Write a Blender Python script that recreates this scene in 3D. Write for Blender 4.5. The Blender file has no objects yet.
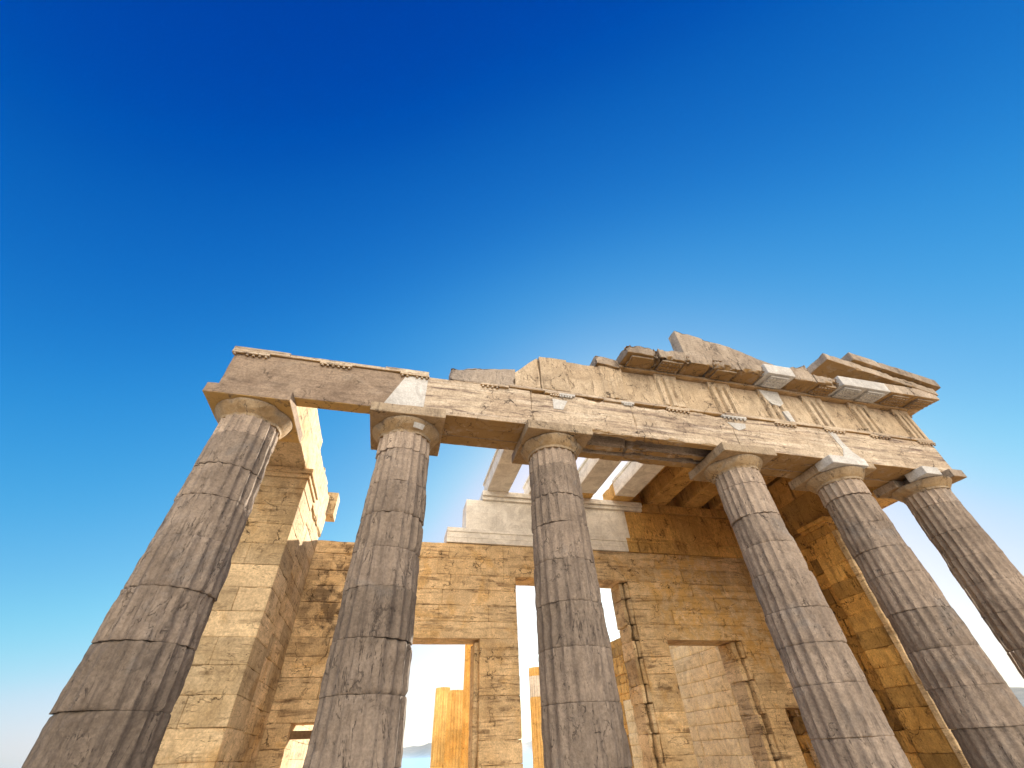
import bpy, math, random
import numpy as np
from mathutils import Matrix, Vector

# ------------------------------------------------------------------ camera, sky, sun, exposure
scene = bpy.context.scene
C = bpy.context.collection
random.seed(7)

PITCH, YAW, ROLL = 0.7284, 0.2707, -0.0496
CAM = (-6.048, -8.643, 2.372)
Fv = Vector((math.sin(YAW)*math.cos(PITCH), math.cos(YAW)*math.cos(PITCH), math.sin(PITCH)))
Rv = Vector((math.cos(YAW), -math.sin(YAW), 0))
Uv = Rv.cross(Fv)
R2 = math.cos(ROLL)*Rv + math.sin(ROLL)*Uv
U2 = math.cos(ROLL)*Uv - math.sin(ROLL)*Rv
cam = bpy.data.cameras.new("camera")
camo = bpy.data.objects.new("camera", cam)
C.objects.link(camo)
m = Matrix((R2, U2, -Fv)).transposed().to_4x4()
m.translation = CAM
camo.matrix_world = m
cam.sensor_width = 36
cam.lens = 416.04*36/1024
cam.clip_end = 60000
cam.clip_start = 0.05
scene.camera = camo

SUN_EL, SUN_AZ = math.radians(18.9), math.radians(31.0)      # azimuth measured from +Y towards +X
world = bpy.data.worlds.new("World")
scene.world = world
world.use_nodes = True
wt = world.node_tree
wt.nodes.clear()
sky = wt.nodes.new("ShaderNodeTexSky")
sky.sky_type = 'NISHITA'
sky.sun_disc = False
sky.sun_elevation = SUN_EL
sky.sun_rotation = SUN_AZ
sky.altitude = 150
sky.air_density = 1.0
sky.dust_density = 0.9
sky.ozone_density = 2.5
EXPO = 1.6
SKY_STRENGTH = 0.11
def float_curve(src, pts, xmax, ymax):
    a = wt.nodes.new("ShaderNodeMath")
    a.operation = 'MULTIPLY'
    a.inputs[1].default_value = 1/xmax
    wt.links.new(src, a.inputs[0])
    f = wt.nodes.new("ShaderNodeFloatCurve")
    cv = f.mapping.curves[0]
    while len(cv.points) < len(pts):
        cv.points.new(.5, .5)
    for p, (x, y) in zip(cv.points, pts):
        p.location = (x/xmax, y/ymax)
    f.mapping.update()
    wt.links.new(a.outputs[0], f.inputs['Value'])
    b = wt.nodes.new("ShaderNodeMath")
    b.operation = 'MULTIPLY'
    b.inputs[1].default_value = ymax/(SKY_STRENGTH*2**EXPO)
    wt.links.new(f.outputs[0], b.inputs[0])
    return b.outputs[0]
sp = wt.nodes.new("ShaderNodeSeparateColor")
gm = wt.nodes.new("ShaderNodeCombineColor")
wt.links.new(sky.outputs[0], sp.inputs[0])
for ch, pts in enumerate((
        ((0, 0), (.7, .004), (1.2, .045), (1.9, .15), (2.5, .25), (3.2, .40), (4.2, .64), (7, .98), (12, 1.3)),
        ((0, 0), (.85, .052), (1.15, .125), (1.4, .185), (1.9, .31), (3.0, .51), (4.2, .71), (5.5, .81), (8.5, 1.05), (12, 1.35)),
        ((0, 0), (1.7, .405), (2.1, .515), (2.5, .60), (3.1, .71), (3.8, .79), (4.7, .87), (5.6, .94), (9.5, 1.12), (12, 1.35)))):
    wt.links.new(float_curve(sp.outputs[ch], pts, 12.0, 1.5), gm.inputs[ch])
# warm fill glow added to the sky behind the camera, brightens the shaded front
tc = wt.nodes.new("ShaderNodeTexCoord")
dt = wt.nodes.new("ShaderNodeVectorMath")
dt.operation = 'DOT_PRODUCT'
dt.inputs[1].default_value = (-0.06, -0.95, 0.28)
mr = wt.nodes.new("ShaderNodeMapRange")
mr.interpolation_type = 'SMOOTHERSTEP'
mr.inputs[1].default_value = 0.50
mr.inputs[2].default_value = 1.0
fill_mix = wt.nodes.new("ShaderNodeMix")
fill_mix.data_type = 'RGBA'
fill_mix.inputs[7].default_value = (15.6, 13.5, 10.7, 1)
bg = wt.nodes.new("ShaderNodeBackground")
bg.inputs['Strength'].default_value = SKY_STRENGTH
wo = wt.nodes.new("ShaderNodeOutputWorld")
wt.links.new(tc.outputs['Generated'], dt.inputs[0])
wt.links.new(dt.outputs['Value'], mr.inputs[0])
wt.links.new(mr.outputs[0], fill_mix.inputs[0])
wt.links.new(gm.outputs[0], fill_mix.inputs[6])
wt.links.new(fill_mix.outputs[2], bg.inputs[0])
wt.links.new(bg.outputs[0], wo.inputs[0])

sl = bpy.data.lights.new("sun", 'SUN')
sl.energy = 4.0
sl.angle = math.radians(0.5)
sl.color = (1.0, 0.86, 0.68)
slo = bpy.data.objects.new("sun", sl)
C.objects.link(slo)
sd = Vector((math.sin(SUN_AZ)*math.cos(SUN_EL), math.cos(SUN_AZ)*math.cos(SUN_EL), math.sin(SUN_EL)))
slo.rotation_euler = sd.to_track_quat('Z', 'Y').to_euler()
slo.location = (0, 0, 60)

vs = scene.view_settings
vs.view_transform = 'Standard'
vs.look = 'None'
vs.gamma = 1.0
vs.use_curve_mapping = False
vs.exposure = EXPO
scene.cycles.max_bounces = 8
scene.cycles.diffuse_bounces = 5
scene.cycles.use_denoising = True

# ------------------------------------------------------------------ numpy noise
def _hash(ix, iy, iz, seed):
    h = (ix.astype(np.uint32)*np.uint32(374761393) + iy.astype(np.uint32)*np.uint32(668265263)
         + iz.astype(np.uint32)*np.uint32(2147483647) + np.uint32((seed*974711) & 0xffffffff))
    h = (h ^ (h >> np.uint32(13)))*np.uint32(1274126177)
    h = (h ^ (h >> np.uint32(15)))*np.uint32(2246822519)
    return ((h ^ (h >> np.uint32(16))) & np.uint32(0xffffff)).astype(np.float64)/float(0xffffff)

def vnoise(P, seed=0):
    Q = np.floor(P).astype(np.int64)
    f = P - Q
    f = f*f*(3-2*f)
    x, y, z = Q[:, 0], Q[:, 1], Q[:, 2]
    r = 0
    for a in (0, 1):
        wx = f[:, 0] if a else 1-f[:, 0]
        for b in (0, 1):
            wy = f[:, 1] if b else 1-f[:, 1]
            for c in (0, 1):
                wz = f[:, 2] if c else 1-f[:, 2]
                r = r + wx*wy*wz*_hash(x+a, y+b, z+c, seed)
    return r

def fbm(P, seed=0, o=3):
    s, a, t = 0, 1.0, 0
    for k in range(o):
        s = s + a*vnoise(P*(2.03**k) + 17.3*k, seed+k)
        t += a
        a *= .5
    return s/t

# ------------------------------------------------------------------ mesh building
class MB:
    def __init__(s):
        s.V, s.F, s.T, s.n = [], [], [], 0
    def add(s, V, F, tint=.5):
        V = np.asarray(V, float)
        s.V.append(V)
        s.F.append(np.asarray(F, np.int64)+s.n)
        s.T.append(np.full(len(V), tint))
        s.n += len(V)
    def build(s, name, mat, parent=None, angle=38, label=None):
        V = np.concatenate(s.V)
        root = Vector((0, 0, 0))
        p = parent
        while p is not None:
            root += p.location
            p = p.parent
        V = V - np.array(root)
        me = bpy.data.meshes.new(name)
        nf = sum(len(f) for f in s.F)
        loops = np.concatenate([f.ravel() for f in s.F])
        sizes = np.concatenate([np.full(len(f), f.shape[1]) for f in s.F])
        starts = np.concatenate([[0], np.cumsum(sizes)[:-1]])
        me.vertices.add(len(V))
        me.vertices.foreach_set('co', V.ravel())
        me.loops.add(len(loops))
        me.loops.foreach_set('vertex_index', loops.astype(np.int32))
        me.polygons.add(nf)
        me.polygons.foreach_set('loop_start', starts.astype(np.int32))
        me.polygons.foreach_set('loop_total', sizes.astype(np.int32))
        me.update(calc_edges=True)
        me.validate()
        at = me.attributes.new('tint', 'FLOAT', 'POINT')
        if len(me.vertices) == len(V):
            at.data.foreach_set('value', np.concatenate(s.T).astype(np.float32))
        me.polygons.foreach_set('use_smooth', np.ones(len(me.polygons), bool))
        if angle:
            me.set_sharp_from_angle(angle=math.radians(angle))
        me.materials.append(mat)
        o = bpy.data.objects.new(name, me)
        C.objects.link(o)
        if parent is not None:
            o.parent = parent
        if label:
            o['label'] = label
        return o

def lat(L, step, e):
    if L < 7*e:
        return np.linspace(0, L, max(3, int(L/max(e, 1e-3))+2)) if L > 2*e else np.array([0, L])
    n = max(2, int(round((L-5*e)/step))+1)
    return np.concatenate([[0, e], np.linspace(2.5*e, L-2.5*e, n), [L-e, L]])

_sid = [0]
def stone(mb, a, b, step=.14, chip=.03, rough=.005, tint=None, e=.012, warp=None, bevel=.007, seed=None, steps=None, cf=2.4, thr=.52):
    """a weathered block from corner a to corner b: rough faces, worn and chipped edges"""
    _sid[0] += 1
    sd_ = _sid[0] if seed is None else seed
    if tint is None:
        tint = random.random()
    a = np.array(a, float)
    b = np.array(b, float)
    st = steps or (step, step, step)
    ax = [lat(b[k]-a[k], st[k], e) for k in range(3)]
    n = [len(q) for q in ax]
    I, J, K = np.meshgrid(*[np.arange(k) for k in n], indexing='ij')
    surf = (I == 0) | (I == n[0]-1) | (J == 0) | (J == n[1]-1) | (K == 0) | (K == n[2]-1)
    idx = np.full(n, -1, np.int64)
    idx[surf] = np.arange(surf.sum())
    P = np.stack([ax[0][I[surf]], ax[1][J[surf]], ax[2][K[surf]]], 1)
    L = b-a
    D = np.minimum(P, L-P)
    sg = np.where(P < L/2, 1.0, -1.0)
    W = P + a
    nz = fbm(W*cf + sd_*3.7, sd_ % 50, 3)
    c = bevel + chip*np.clip((nz-thr)*3.2, 0, 1.4)
    out = P.copy()
    for k in range(3):
        o1, o2 = [j for j in range(3) if j != k]
        mk = np.minimum(D[:, o1], D[:, o2])
        on = D[:, k] < 1e-6
        out[:, k] += np.where(on, sg[:, k]*np.clip(c-mk, 0, L[k]*.4)*.75, 0)
    W = out + a
    if rough:
        for k in range(3):
            W[:, k] += rough*2*(fbm(W*3.1 + 31*k, 5+k, 3)-.5)
    if warp is not None:
        W = warp(W)
    Fs = []
    def quad(S, flip):
        q = np.stack([S[:-1, :-1], S[1:, :-1], S[1:, 1:], S[:-1, 1:]], -1).reshape(-1, 4)
        Fs.append(q[:, ::-1] if flip else q)
    quad(idx[0], True); quad(idx[-1], False)
    quad(idx[:, 0], False); quad(idx[:, -1], True)
    quad(idx[:, :, 0], True); quad(idx[:, :, -1], False)
    mb.add(W, np.concatenate(Fs), tint)

def cyl(mb, x, y, z0, z1, r0, r1, n=10, tint=.5):
    t = np.arange(n)*2*math.pi/n
    V = np.concatenate([np.stack([x+r0*np.cos(t), y+r0*np.sin(t), np.full(n, z0)], 1),
                        np.stack([x+r1*np.cos(t), y+r1*np.sin(t), np.full(n, z1)], 1),
                        [[x, y, z0], [x, y, z1]]])
    i = np.arange(n); j = (i+1) % n
    F = np.concatenate([np.stack([i, j, j+n, i+n], 1)])
    mb.add(V, F, tint)
    c = mb.n - 2
    mb.F.append(np.stack([j+mb.n-len(V), i+mb.n-len(V), np.full(n, c)], 1))
    mb.F.append(np.stack([i+n+mb.n-len(V), j+n+mb.n-len(V), np.full(n, c+1)], 1))

def ring_surface(mb, rows, N, cx, cy, tint, cap=True):
    """rows: list of (z array or scalar, radius array[N]); closed lathe with caps"""
    t = np.arange(N)*2*math.pi/N
    ct, st = np.cos(t), np.sin(t)
    V = np.concatenate([np.stack([cx+r*ct, cy+r*st, np.broadcast_to(z, (N,))], 1) for z, r in rows])
    M = len(rows)
    g = np.arange(M*N).reshape(M, N)
    g2 = np.roll(g, -1, 1)
    F = np.stack([g[:-1], g2[:-1], g2[1:], g[1:]], -1).reshape(-1, 4)
    n0 = mb.n
    if cap:
        V = np.concatenate([V, [[cx, cy, np.mean(rows[0][0])], [cx, cy, np.mean(rows[-1][0])]]])
    mb.add(V, F, tint)
    if cap:
        i = np.arange(N); j = (i+1) % N
        mb.F.append(np.stack([j, i, np.full(N, M*N)], 1)+n0)
        k = (M-1)*N
        mb.F.append(np.stack([i+k, j+k, np.full(N, M*N+1)], 1)+n0)

def thing(name, label, cat, loc=(0, 0, 0), group=None):
    o = bpy.data.objects.new(name, None)
    o.empty_display_size = .3
    C.objects.link(o)
    o.location = loc
    o['label'] = label
    o['category'] = cat
    o['kind'] = 'thing'
    if group:
        o['group'] = group
    return o

def tag(o, label, cat, group=None):
    o['label'] = label
    o['category'] = cat
    o['kind'] = 'thing'
    if group:
        o['group'] = group
    return o

# ------------------------------------------------------------------ stone materials
def stone_mat(name, base, alt, dark, stain=.5, streak='v', tint=.25, crack=.6, bump=.5, pit=.5, vein=None, veinamt=0.0, rough=.85, patch=None, patchamt=0, gscale=1.0, under=None, underamt=0.0, spots=(), line=.5, grit=.5, smask=(.38, .62), sscale=(2.6, 2.6, .22), cmask=(.40, .60)):
    M = bpy.data.materials.new(name)
    M.use_nodes = True
    t = M.node_tree
    N = t.nodes
    L = t.links
    bs = N['Principled BSDF']
    bs.inputs['Roughness'].default_value = rough
    bs.inputs['Specular IOR Level'].default_value = .25
    geo = N.new('ShaderNodeNewGeometry')
    pos = geo.outputs['Position']
    def mapping(sc, off=(0, 0, 0)):
        q = N.new('ShaderNodeMapping')
        q.inputs['Scale'].default_value = sc
        q.inputs['Location'].default_value = off
        L.new(pos, q.inputs[0])
        return q.outputs[0]
    def noise(vec, scale, detail=4, rgh=.55, dist=0):
        q = N.new('ShaderNodeTexNoise')
        q.inputs['Scale'].default_value = scale
        q.inputs['Detail'].default_value = detail
        q.inputs['Roughness'].default_value = rgh
        q.inputs['Distortion'].default_value = dist
        L.new(vec, q.inputs['Vector'])
        return q
    def ramp(v, a, b):
        q = N.new('ShaderNodeMapRange')
        q.inputs[1].default_value = a
        q.inputs[2].default_value = b
        q.interpolation_type = 'SMOOTHSTEP'
        L.new(v, q.inputs[0])
        return q.outputs[0]
    def math_(op, a, b=None, c=None):
        q = N.new('ShaderNodeMath')
        q.operation = op
        for k, v in enumerate((a, b, c)):
            if v is None:
                continue
            if isinstance(v, (int, float)):
                q.inputs[k].default_value = v
            else:
                L.new(v, q.inputs[k])
        return q.outputs[0]
    def mix(f, a, b, mode='MIX'):
        q = N.new('ShaderNodeMix')
        q.data_type = 'RGBA'
        q.blend_type = mode
        for sock, v in ((q.inputs[0], f), (q.inputs[6], a), (q.inputs[7], b)):
            if isinstance(v, (int, float)):
                sock.default_value = v
            elif isinstance(v, tuple):
                sock.default_value = (*v, 1)
            else:
                L.new(v, sock)
        return q.outputs[2]
    n1 = noise(pos, .55*gscale, 4, .6, .3)
    n2 = noise(pos, 3.2*gscale, 6, .65, .4)
    n3 = noise(pos, 22*gscale, 5, .7)
    col = mix(ramp(n1.outputs[0], .36, .64), base, alt)
    if patch:
        npz = noise(mapping((1, 1, 1), (13, 7, 3)), .8*gscale, 5, .62, .8)
        col = mix(math_('MULTIPLY', ramp(npz.outputs[0], .53, .66), patchamt), col, patch)
    # streaks
    if streak == 'v':
        sv = noise(mapping(sscale), 1.0*gscale, 5, .65, .5)
    else:
        sv = noise(mapping((.55, .55, 6.5)), 1.0*gscale, 6, .68, .6)
    sm = math_('MULTIPLY', ramp(sv.outputs[0], .47, .68), ramp(n2.outputs[0], *smask))
    col = mix(math_('MULTIPLY', sm, stain), col, dark)
    if vein:
        vn = noise(mapping((.5, .5, 9.0), (5, 0, 0)), 1.0*gscale, 6, .7, .4)
        col = mix(math_('MULTIPLY', ramp(vn.outputs[0], .5, .66), veinamt), col, vein)
    # fine mottling
    mm = ramp(n3.outputs[0], .25, .75)
    col = mix(grit, col, mix(mm, (.50, .48, .46), (1.42, 1.42, 1.42)), 'MULTIPLY')
    n4 = noise(pos, 1.5*gscale, 5, .7, 1.2)
    col = mix(.6, col, mix(ramp(n4.outputs[0], .33, .66), (.68, .66, .65), (1.2, 1.2, 1.2)), 'MULTIPLY')
    # stains with a place of their own
    for (cen, rad, scol, amt) in spots:
        dd = N.new('ShaderNodeVectorMath')
        dd.operation = 'DISTANCE'
        L.new(pos, dd.inputs[0])
        dd.inputs[1].default_value = cen
        sp_ = math_('MULTIPLY', math_('SUBTRACT', 1.0, ramp(dd.outputs['Value'], rad*.3, rad)), ramp(n2.outputs[0], .40, .58))
        col = mix(math_('MULTIPLY', sp_, amt), col, scol)
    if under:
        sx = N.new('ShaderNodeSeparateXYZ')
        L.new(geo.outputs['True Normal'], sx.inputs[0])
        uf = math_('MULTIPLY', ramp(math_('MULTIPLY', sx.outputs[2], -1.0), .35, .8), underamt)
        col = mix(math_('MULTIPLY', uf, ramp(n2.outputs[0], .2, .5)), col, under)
    # per-block shade
    at = N.new('ShaderNodeAttribute')
    at.attribute_name = 'tint'
    tv = N.new('ShaderNodeMapRange')
    tv.inputs[3].default_value = 1-tint
    tv.inputs[4].default_value = 1+tint*.7
    L.new(at.outputs['Fac'], tv.inputs[0])
    cb = N.new('ShaderNodeCombineColor')
    for k in range(3):
        L.new(tv.outputs[0], cb.inputs[k])
    col = mix(1.0, col, cb.outputs[0], 'MULTIPLY')
    # cracks
    dv = N.new('ShaderNodeVectorMath')
    dv.operation = 'ADD'
    dn = noise(pos, 2.3, 4, .6)
    sc_ = N.new('ShaderNodeVectorMath')
    sc_.operation = 'SCALE'
    sc_.inputs['Scale'].default_value = .75
    L.new(dn.outputs['Color'], sc_.inputs[0])
    L.new(mapping((1, 1, .8)), dv.inputs[0])
    L.new(sc_.outputs[0], dv.inputs[1])
    vo = N.new('ShaderNodeTexVoronoi')
    vo.feature = 'DISTANCE_TO_EDGE'
    vo.inputs['Scale'].default_value = 1.15*gscale
    L.new(dv.outputs[0], vo.inputs['Vector'])
    cr = math_('MULTIPLY', math_('SUBTRACT', 1.0, ramp(vo.outputs['Distance'], .003, .022)), ramp(n1.outputs[0], .42, .55))
    cr = math_('MULTIPLY', cr, ramp(n2.outputs[0], *cmask))
    col = mix(math_('MULTIPLY', cr, crack), col, tuple(c*.3 for c in dark))
    # hair cracks and bedding lines
    ln = noise(mapping((.6, .6, 4.2) if streak == 'h' else (3.6, 3.6, .75), (3, 1, 8)), 1.0*gscale, 5, .6, .5)
    lf = math_('SUBTRACT', 1.0, ramp(math_('ABSOLUTE', math_('SUBTRACT', ln.outputs[0], .5)), .001, .011))
    lf = math_('MULTIPLY', lf, ramp(n4.outputs[0], .42, .60))
    col = mix(math_('MULTIPLY', lf, line), col, tuple(c*.6 for c in dark))
    # pits
    pn = noise(pos, 9.5*gscale, 3, .6, .8)
    ph = math_('MULTIPLY', ramp(pn.outputs[0], .62, .70), ramp(n2.outputs[0], .45, .62))
    col = mix(math_('MULTIPLY', ph, pit), col, tuple(c*.55 for c in dark))
    L.new(col, bs.inputs['Base Color'])
    h = math_('ADD', math_('MULTIPLY', n2.outputs[0], .9), math_('MULTIPLY', n3.outputs[0], .38))
    h = math_('SUBTRACT', h, math_('MULTIPLY', cr, .5*min(1, crack)))
    h = math_('SUBTRACT', h, math_('MULTIPLY', ph, .35*pit))
    h = math_('SUBTRACT', h, math_('MULTIPLY', lf, .25*line))
    h = math_('ADD', h, math_('MULTIPLY', sv.outputs[0], .35))
    bp = N.new('ShaderNodeBump')
    bp.inputs['Strength'].default_value = bump
    bp.inputs['Distance'].default_value = .03
    L.new(h, bp.inputs['Height'])
    L.new(bp.outputs[0], bs.inputs['Normal'])
    return M

OCH = (.50, .31, .11)
M_col = stone_mat('weathered_column_marble', (.325, .265, .215), (.245, .198, .16), (.06, .047, .043), stain=.55, streak='v', tint=.50, crack=.6, bump=.9, pit=.8, patch=(.22, .205, .195), patchamt=.5, line=.9, smask=(.30, .6), sscale=(7, 7, .45), cmask=(.5, .64))
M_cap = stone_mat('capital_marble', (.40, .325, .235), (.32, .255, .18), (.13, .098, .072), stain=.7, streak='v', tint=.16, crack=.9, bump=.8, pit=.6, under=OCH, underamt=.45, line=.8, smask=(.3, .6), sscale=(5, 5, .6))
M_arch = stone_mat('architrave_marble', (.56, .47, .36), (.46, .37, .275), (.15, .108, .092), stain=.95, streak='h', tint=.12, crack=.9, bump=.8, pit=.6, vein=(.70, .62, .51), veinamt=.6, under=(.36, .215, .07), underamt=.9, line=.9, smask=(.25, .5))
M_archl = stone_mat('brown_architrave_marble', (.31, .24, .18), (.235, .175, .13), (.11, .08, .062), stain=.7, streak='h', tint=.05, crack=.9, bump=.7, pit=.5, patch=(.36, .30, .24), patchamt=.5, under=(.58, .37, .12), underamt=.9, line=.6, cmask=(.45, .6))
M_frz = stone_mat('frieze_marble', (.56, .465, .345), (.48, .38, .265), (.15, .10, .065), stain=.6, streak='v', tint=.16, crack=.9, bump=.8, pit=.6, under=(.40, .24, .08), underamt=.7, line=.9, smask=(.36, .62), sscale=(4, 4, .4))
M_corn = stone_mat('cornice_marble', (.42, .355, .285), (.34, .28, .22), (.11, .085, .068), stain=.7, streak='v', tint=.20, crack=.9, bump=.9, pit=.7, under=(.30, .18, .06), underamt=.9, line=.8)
M_gold = stone_mat('golden_patina_marble', (.72, .46, .155), (.60, .35, .10), (.15, .07, .022), stain=.8, streak='v', tint=.18, crack=.9, bump=.7, pit=.6, line=.8, sscale=(5, 5, .3))
M_wall = stone_mat('tan_wall_marble', (.74, .555, .325), (.66, .465, .245), (.15, .085, .04), stain=.85, streak='h', tint=.17, crack=.9, bump=.7, pit=.6, patch=(.60, .35, .10), patchamt=.5, line=.9, smask=(.32, .56),
                   spots=(((-7.6, 7.4, 6.4), 2.3, (.10, .065, .04), .75), ((5.6, 7.4, 7.2), 3.2, (.70, .42, .12), .7), ((8.0, 7.4, 5.5), 2.0, (.60, .34, .09), .7)))
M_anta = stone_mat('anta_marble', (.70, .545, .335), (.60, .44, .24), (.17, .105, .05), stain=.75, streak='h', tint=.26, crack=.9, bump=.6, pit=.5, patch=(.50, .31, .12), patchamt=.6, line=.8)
M_north = stone_mat('rust_gold_marble', (.66, .40, .12), (.54, .30, .075), (.10, .045, .015), stain=.85, streak='v', tint=.45, crack=.95, bump=.9, pit=.8, line=.9)
M_white = stone_mat('new_white_marble', (.84, .80, .72), (.79, .75, .67), (.52, .46, .38), stain=.35, streak='h', tint=.10, crack=.0, bump=.10, pit=.05, vein=(.68, .62, .53), veinamt=.4, line=.15, grit=.25)
M_newgrey = stone_mat('new_grey_marble', (.58, .58, .57), (.50, .50, .49), (.36, .34, .31), stain=.45, streak='h', tint=.08, crack=.0, bump=.2, pit=.1, line=.25, grit=.4)
M_grey = stone_mat('grey_crusted_marble', (.40, .34, .28), (.31, .27, .235), (.09, .075, .065), stain=.6, streak='v', tint=.1, crack=.5, bump=1.0, pit=1.0)
M_ionic = stone_mat('golden_ionic_marble', (.88, .64, .26), (.80, .52, .17), (.40, .20, .05), stain=.5, streak='v', tint=.14, crack=.5, bump=.4, pit=.3, grit=.4, line=.5)
M_hall = stone_mat('bounce_lit_hall_marble', (.90, .76, .46), (.86, .69, .39), (.42, .28, .14), stain=.45, streak='h', tint=.10, crack=.6, bump=.3, pit=.3, grit=.4, line=.5)  # reflected light in the hall put into a paler base colour
M_pave = stone_mat('paving_marble', (.60, .52, .40), (.52, .44, .33), (.2, .17, .14), stain=.4, streak='h', tint=.15, crack=.6, bump=.5, pit=.4)
M_ground = stone_mat('limestone_ground', (.50, .42, .32), (.42, .34, .25), (.2, .16, .12), stain=.4, streak='h', tint=0, crack=.4, bump=.8, pit=.5, gscale=.5)
M_hill = stone_mat('far_hillside', (.10, .11, .09), (.15, .145, .12), (.05, .06, .045), stain=.6, streak='v', tint=0, crack=0, bump=0, pit=0, gscale=.004)
M_wood = stone_mat('weathered_timber', (.22, .14, .075), (.16, .10, .05), (.06, .04, .025), stain=.5, streak='h', tint=.1, crack=.2, bump=.4, pit=.2)

# ------------------------------------------------------------------ ground and hills
def build_ground():
    # polar sheet: rock plateau near the temple, falling off to a far plain
    rad_ = np.concatenate([np.linspace(0, 26, 40), np.geomspace(27, 30000, 60)])
    N = 120
    t = np.arange(N)*2*math.pi/N
    V = []
    for r in rad_:
        x = r*np.cos(t)
        y = r*np.sin(t) - 4
        P = np.stack([x, y, np.zeros(N)], 1)
        z = np.where(y < -2.2, .02*np.clip(-y-2.2, 0, 70), 0) - .42
        if r > 1:
            z = z + np.clip(r-3, 0, 1)*.12*(fbm(P*.35, 3, 4)-.5)*np.where((np.abs(x) < 12) & (y > -3.0) & (y < 26), 0, 1)
        fall = np.clip((r-95)/160, 0, 1)
        z = z - 95*fall*fall*(3-2*fall)
        V.append(np.stack([x, y, z], 1))
    V = np.concatenate(V)
    g = np.arange(len(rad_)*N).reshape(len(rad_), N)
    g2 = np.roll(g, -1, 1)
    F = np.stack([g[:-1], g[1:], g2[1:], g2[:-1]], -1).reshape(-1, 4)
    mb = MB()
    mb.add(V, F[N:] if False else F)
    o = mb.build('ground', M_ground, angle=None)
    o['kind'] = 'structure'
    # hills
    mb = MB()
    N = 720
    t = np.arange(N)*2*math.pi/N
    prof = [(0, 0.0), (.12, .10), (.3, .42), (.5, .85), (.7, 1.0), (1.0, .7), (1.4, 0)]
    V = []
    for k, (u, hgt) in enumerate(prof):
        r = 4500 + 8700*u
        az = np.arctan2(np.cos(t), np.sin(t))       # 0 = +Y
        P = np.stack([np.cos(t)*9, np.sin(t)*9, np.full(N, .5*k*.25)], 1)
        top = 330 + 260*(fbm(P*.8, 11, 4)-.5)*2 + 90*(fbm(P*3.5, 21, 4)-.5)*2
        top = top + 330*np.exp(-((az-.93)/.10)**2) + 190*np.exp(-((az+.10)/.07)**2) - 170*np.exp(-((az+.55)/.3)**2)
        z = -97 + np.maximum(top, 60)*hgt + (hgt > 0)*45*(fbm(P*9+k, 31, 3)-.5)
        V.append(np.stack([r*np.cos(t), r*np.sin(t), z], 1))
    V = np.concatenate(V)
    g = np.arange(len(prof)*N).reshape(len(prof), N)
    g2 = np.roll(g, -1, 1)
    mb.add(V, np.stack([g[:-1], g[1:], g2[1:], g2[:-1]], -1).reshape(-1, 4))
    o = mb.build('hills', M_hill, angle=None)
    o['kind'] = 'structure'
build_ground()

def build_pavement():
    mb = MB()
    # porch floor of slabs, and two steps along the front
    xs = np.linspace(-10.9, 10.9, 17)
    ys = np.linspace(-1.1, 8.6, 8)
    for i in range(16):
        for j in range(7):
            stone(mb, (xs[i], ys[j], -.3), (xs[i+1], ys[j+1], 0), step=.6, chip=.02, rough=.003)
    for k in range(2):
        for i in range(14):
            a = -11.3-.3*k + i*(22.6+.6*k)/14
            stone(mb, (a, -1.45-.35*k, -.32-.27*k-.25), (a+(22.6+.6*k)/14, -1.1-.35*k, -.27-.27*k+.27*0+.0), step=.6, chip=.04)
    o = mb.build('pavement', M_pave)
    o['kind'] = 'structure'
    mb = MB()
    xs = np.linspace(-10.9, 10.9, 13)
    ys = np.linspace(8.6, 26, 10)
    for i in range(12):
        for j in range(9):
            stone(mb, (xs[i], ys[j], -.6), (xs[i+1], ys[j+1], -.15), step=.9, chip=.02, rough=.003)
    o = mb.build('pavement', M_pave)
    o['kind'] = 'structure'
build_pavement()

# ------------------------------------------------------------------ Doric columns
COLX = [-9.71, -6.362, -2.688, 2.757, 6.318, 9.686]
AW = 1.69
def shaft_r(z, r0, r1, H):
    u = z/H
    return r0 + (r1-r0)*u + .02*math.sin(math.pi*min(1, u))

def fluted_drum(mb, cx, cy, z0, z1, rf, seed, tint, NF=20, per=12, depth=.052, wear=.5, zstep=.055, chip=.045, arr=.012):
    N = NF*per
    th = np.arange(N)*2*math.pi/N
    ph = (np.arange(N) % per)/per*2-1            # -1..1 across one flute
    zz = lat(z1-z0, zstep, .012)+z0
    ct, st_ = np.cos(th), np.sin(th)
    Z, TH = np.meshgrid(zz, th, indexing='ij')
    r = np.array([rf(z) for z in zz])[:, None]*np.ones((1, N))
    P = np.stack([(cx+r*np.cos(TH)), (cy+r*np.sin(TH)), Z], -1).reshape(-1, 3)
    sh = r.shape
    big = fbm(P*np.array([1.1, 1.1, .8]) + seed*5.1, 3, 3).reshape(sh)
    med = fbm(P*4.5 + 3, 9, 3).reshape(sh)
    fin = fbm(P*16, 13, 2).reshape(sh)
    fl = depth*(1-ph[None, :]**2)                # flute cut
    wv = np.clip((big-.46)*5, 0, 1)*wear         # how worn the arrises are
    er = arr*np.clip((med-.3)*2, 0, 1.5)*.6 + wv*depth*.7
    cut = np.maximum(fl, er) + .006*(fin-.5)
    spall = np.clip((fbm(P*1.9 + 40 + seed, 17, 4).reshape(sh)-.60)*8, 0, 1)*.028
    cut = cut + spall*wear*1.3
    dz = np.minimum(Z-z0, z1-Z)
    c = .006 + chip*np.clip((fbm(P*np.array([2.3, 2.3, 1.2]) + seed*2.3, 23, 3).reshape(sh)-.5)*3, 0, 1.3)
    cut = cut + np.clip(c-dz, 0, 1)*.8
    rr = r-cut
    ring_surface(mb, [(zz[k], rr[k]) for k in range(len(zz))], N, cx, cy, tint)

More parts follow.
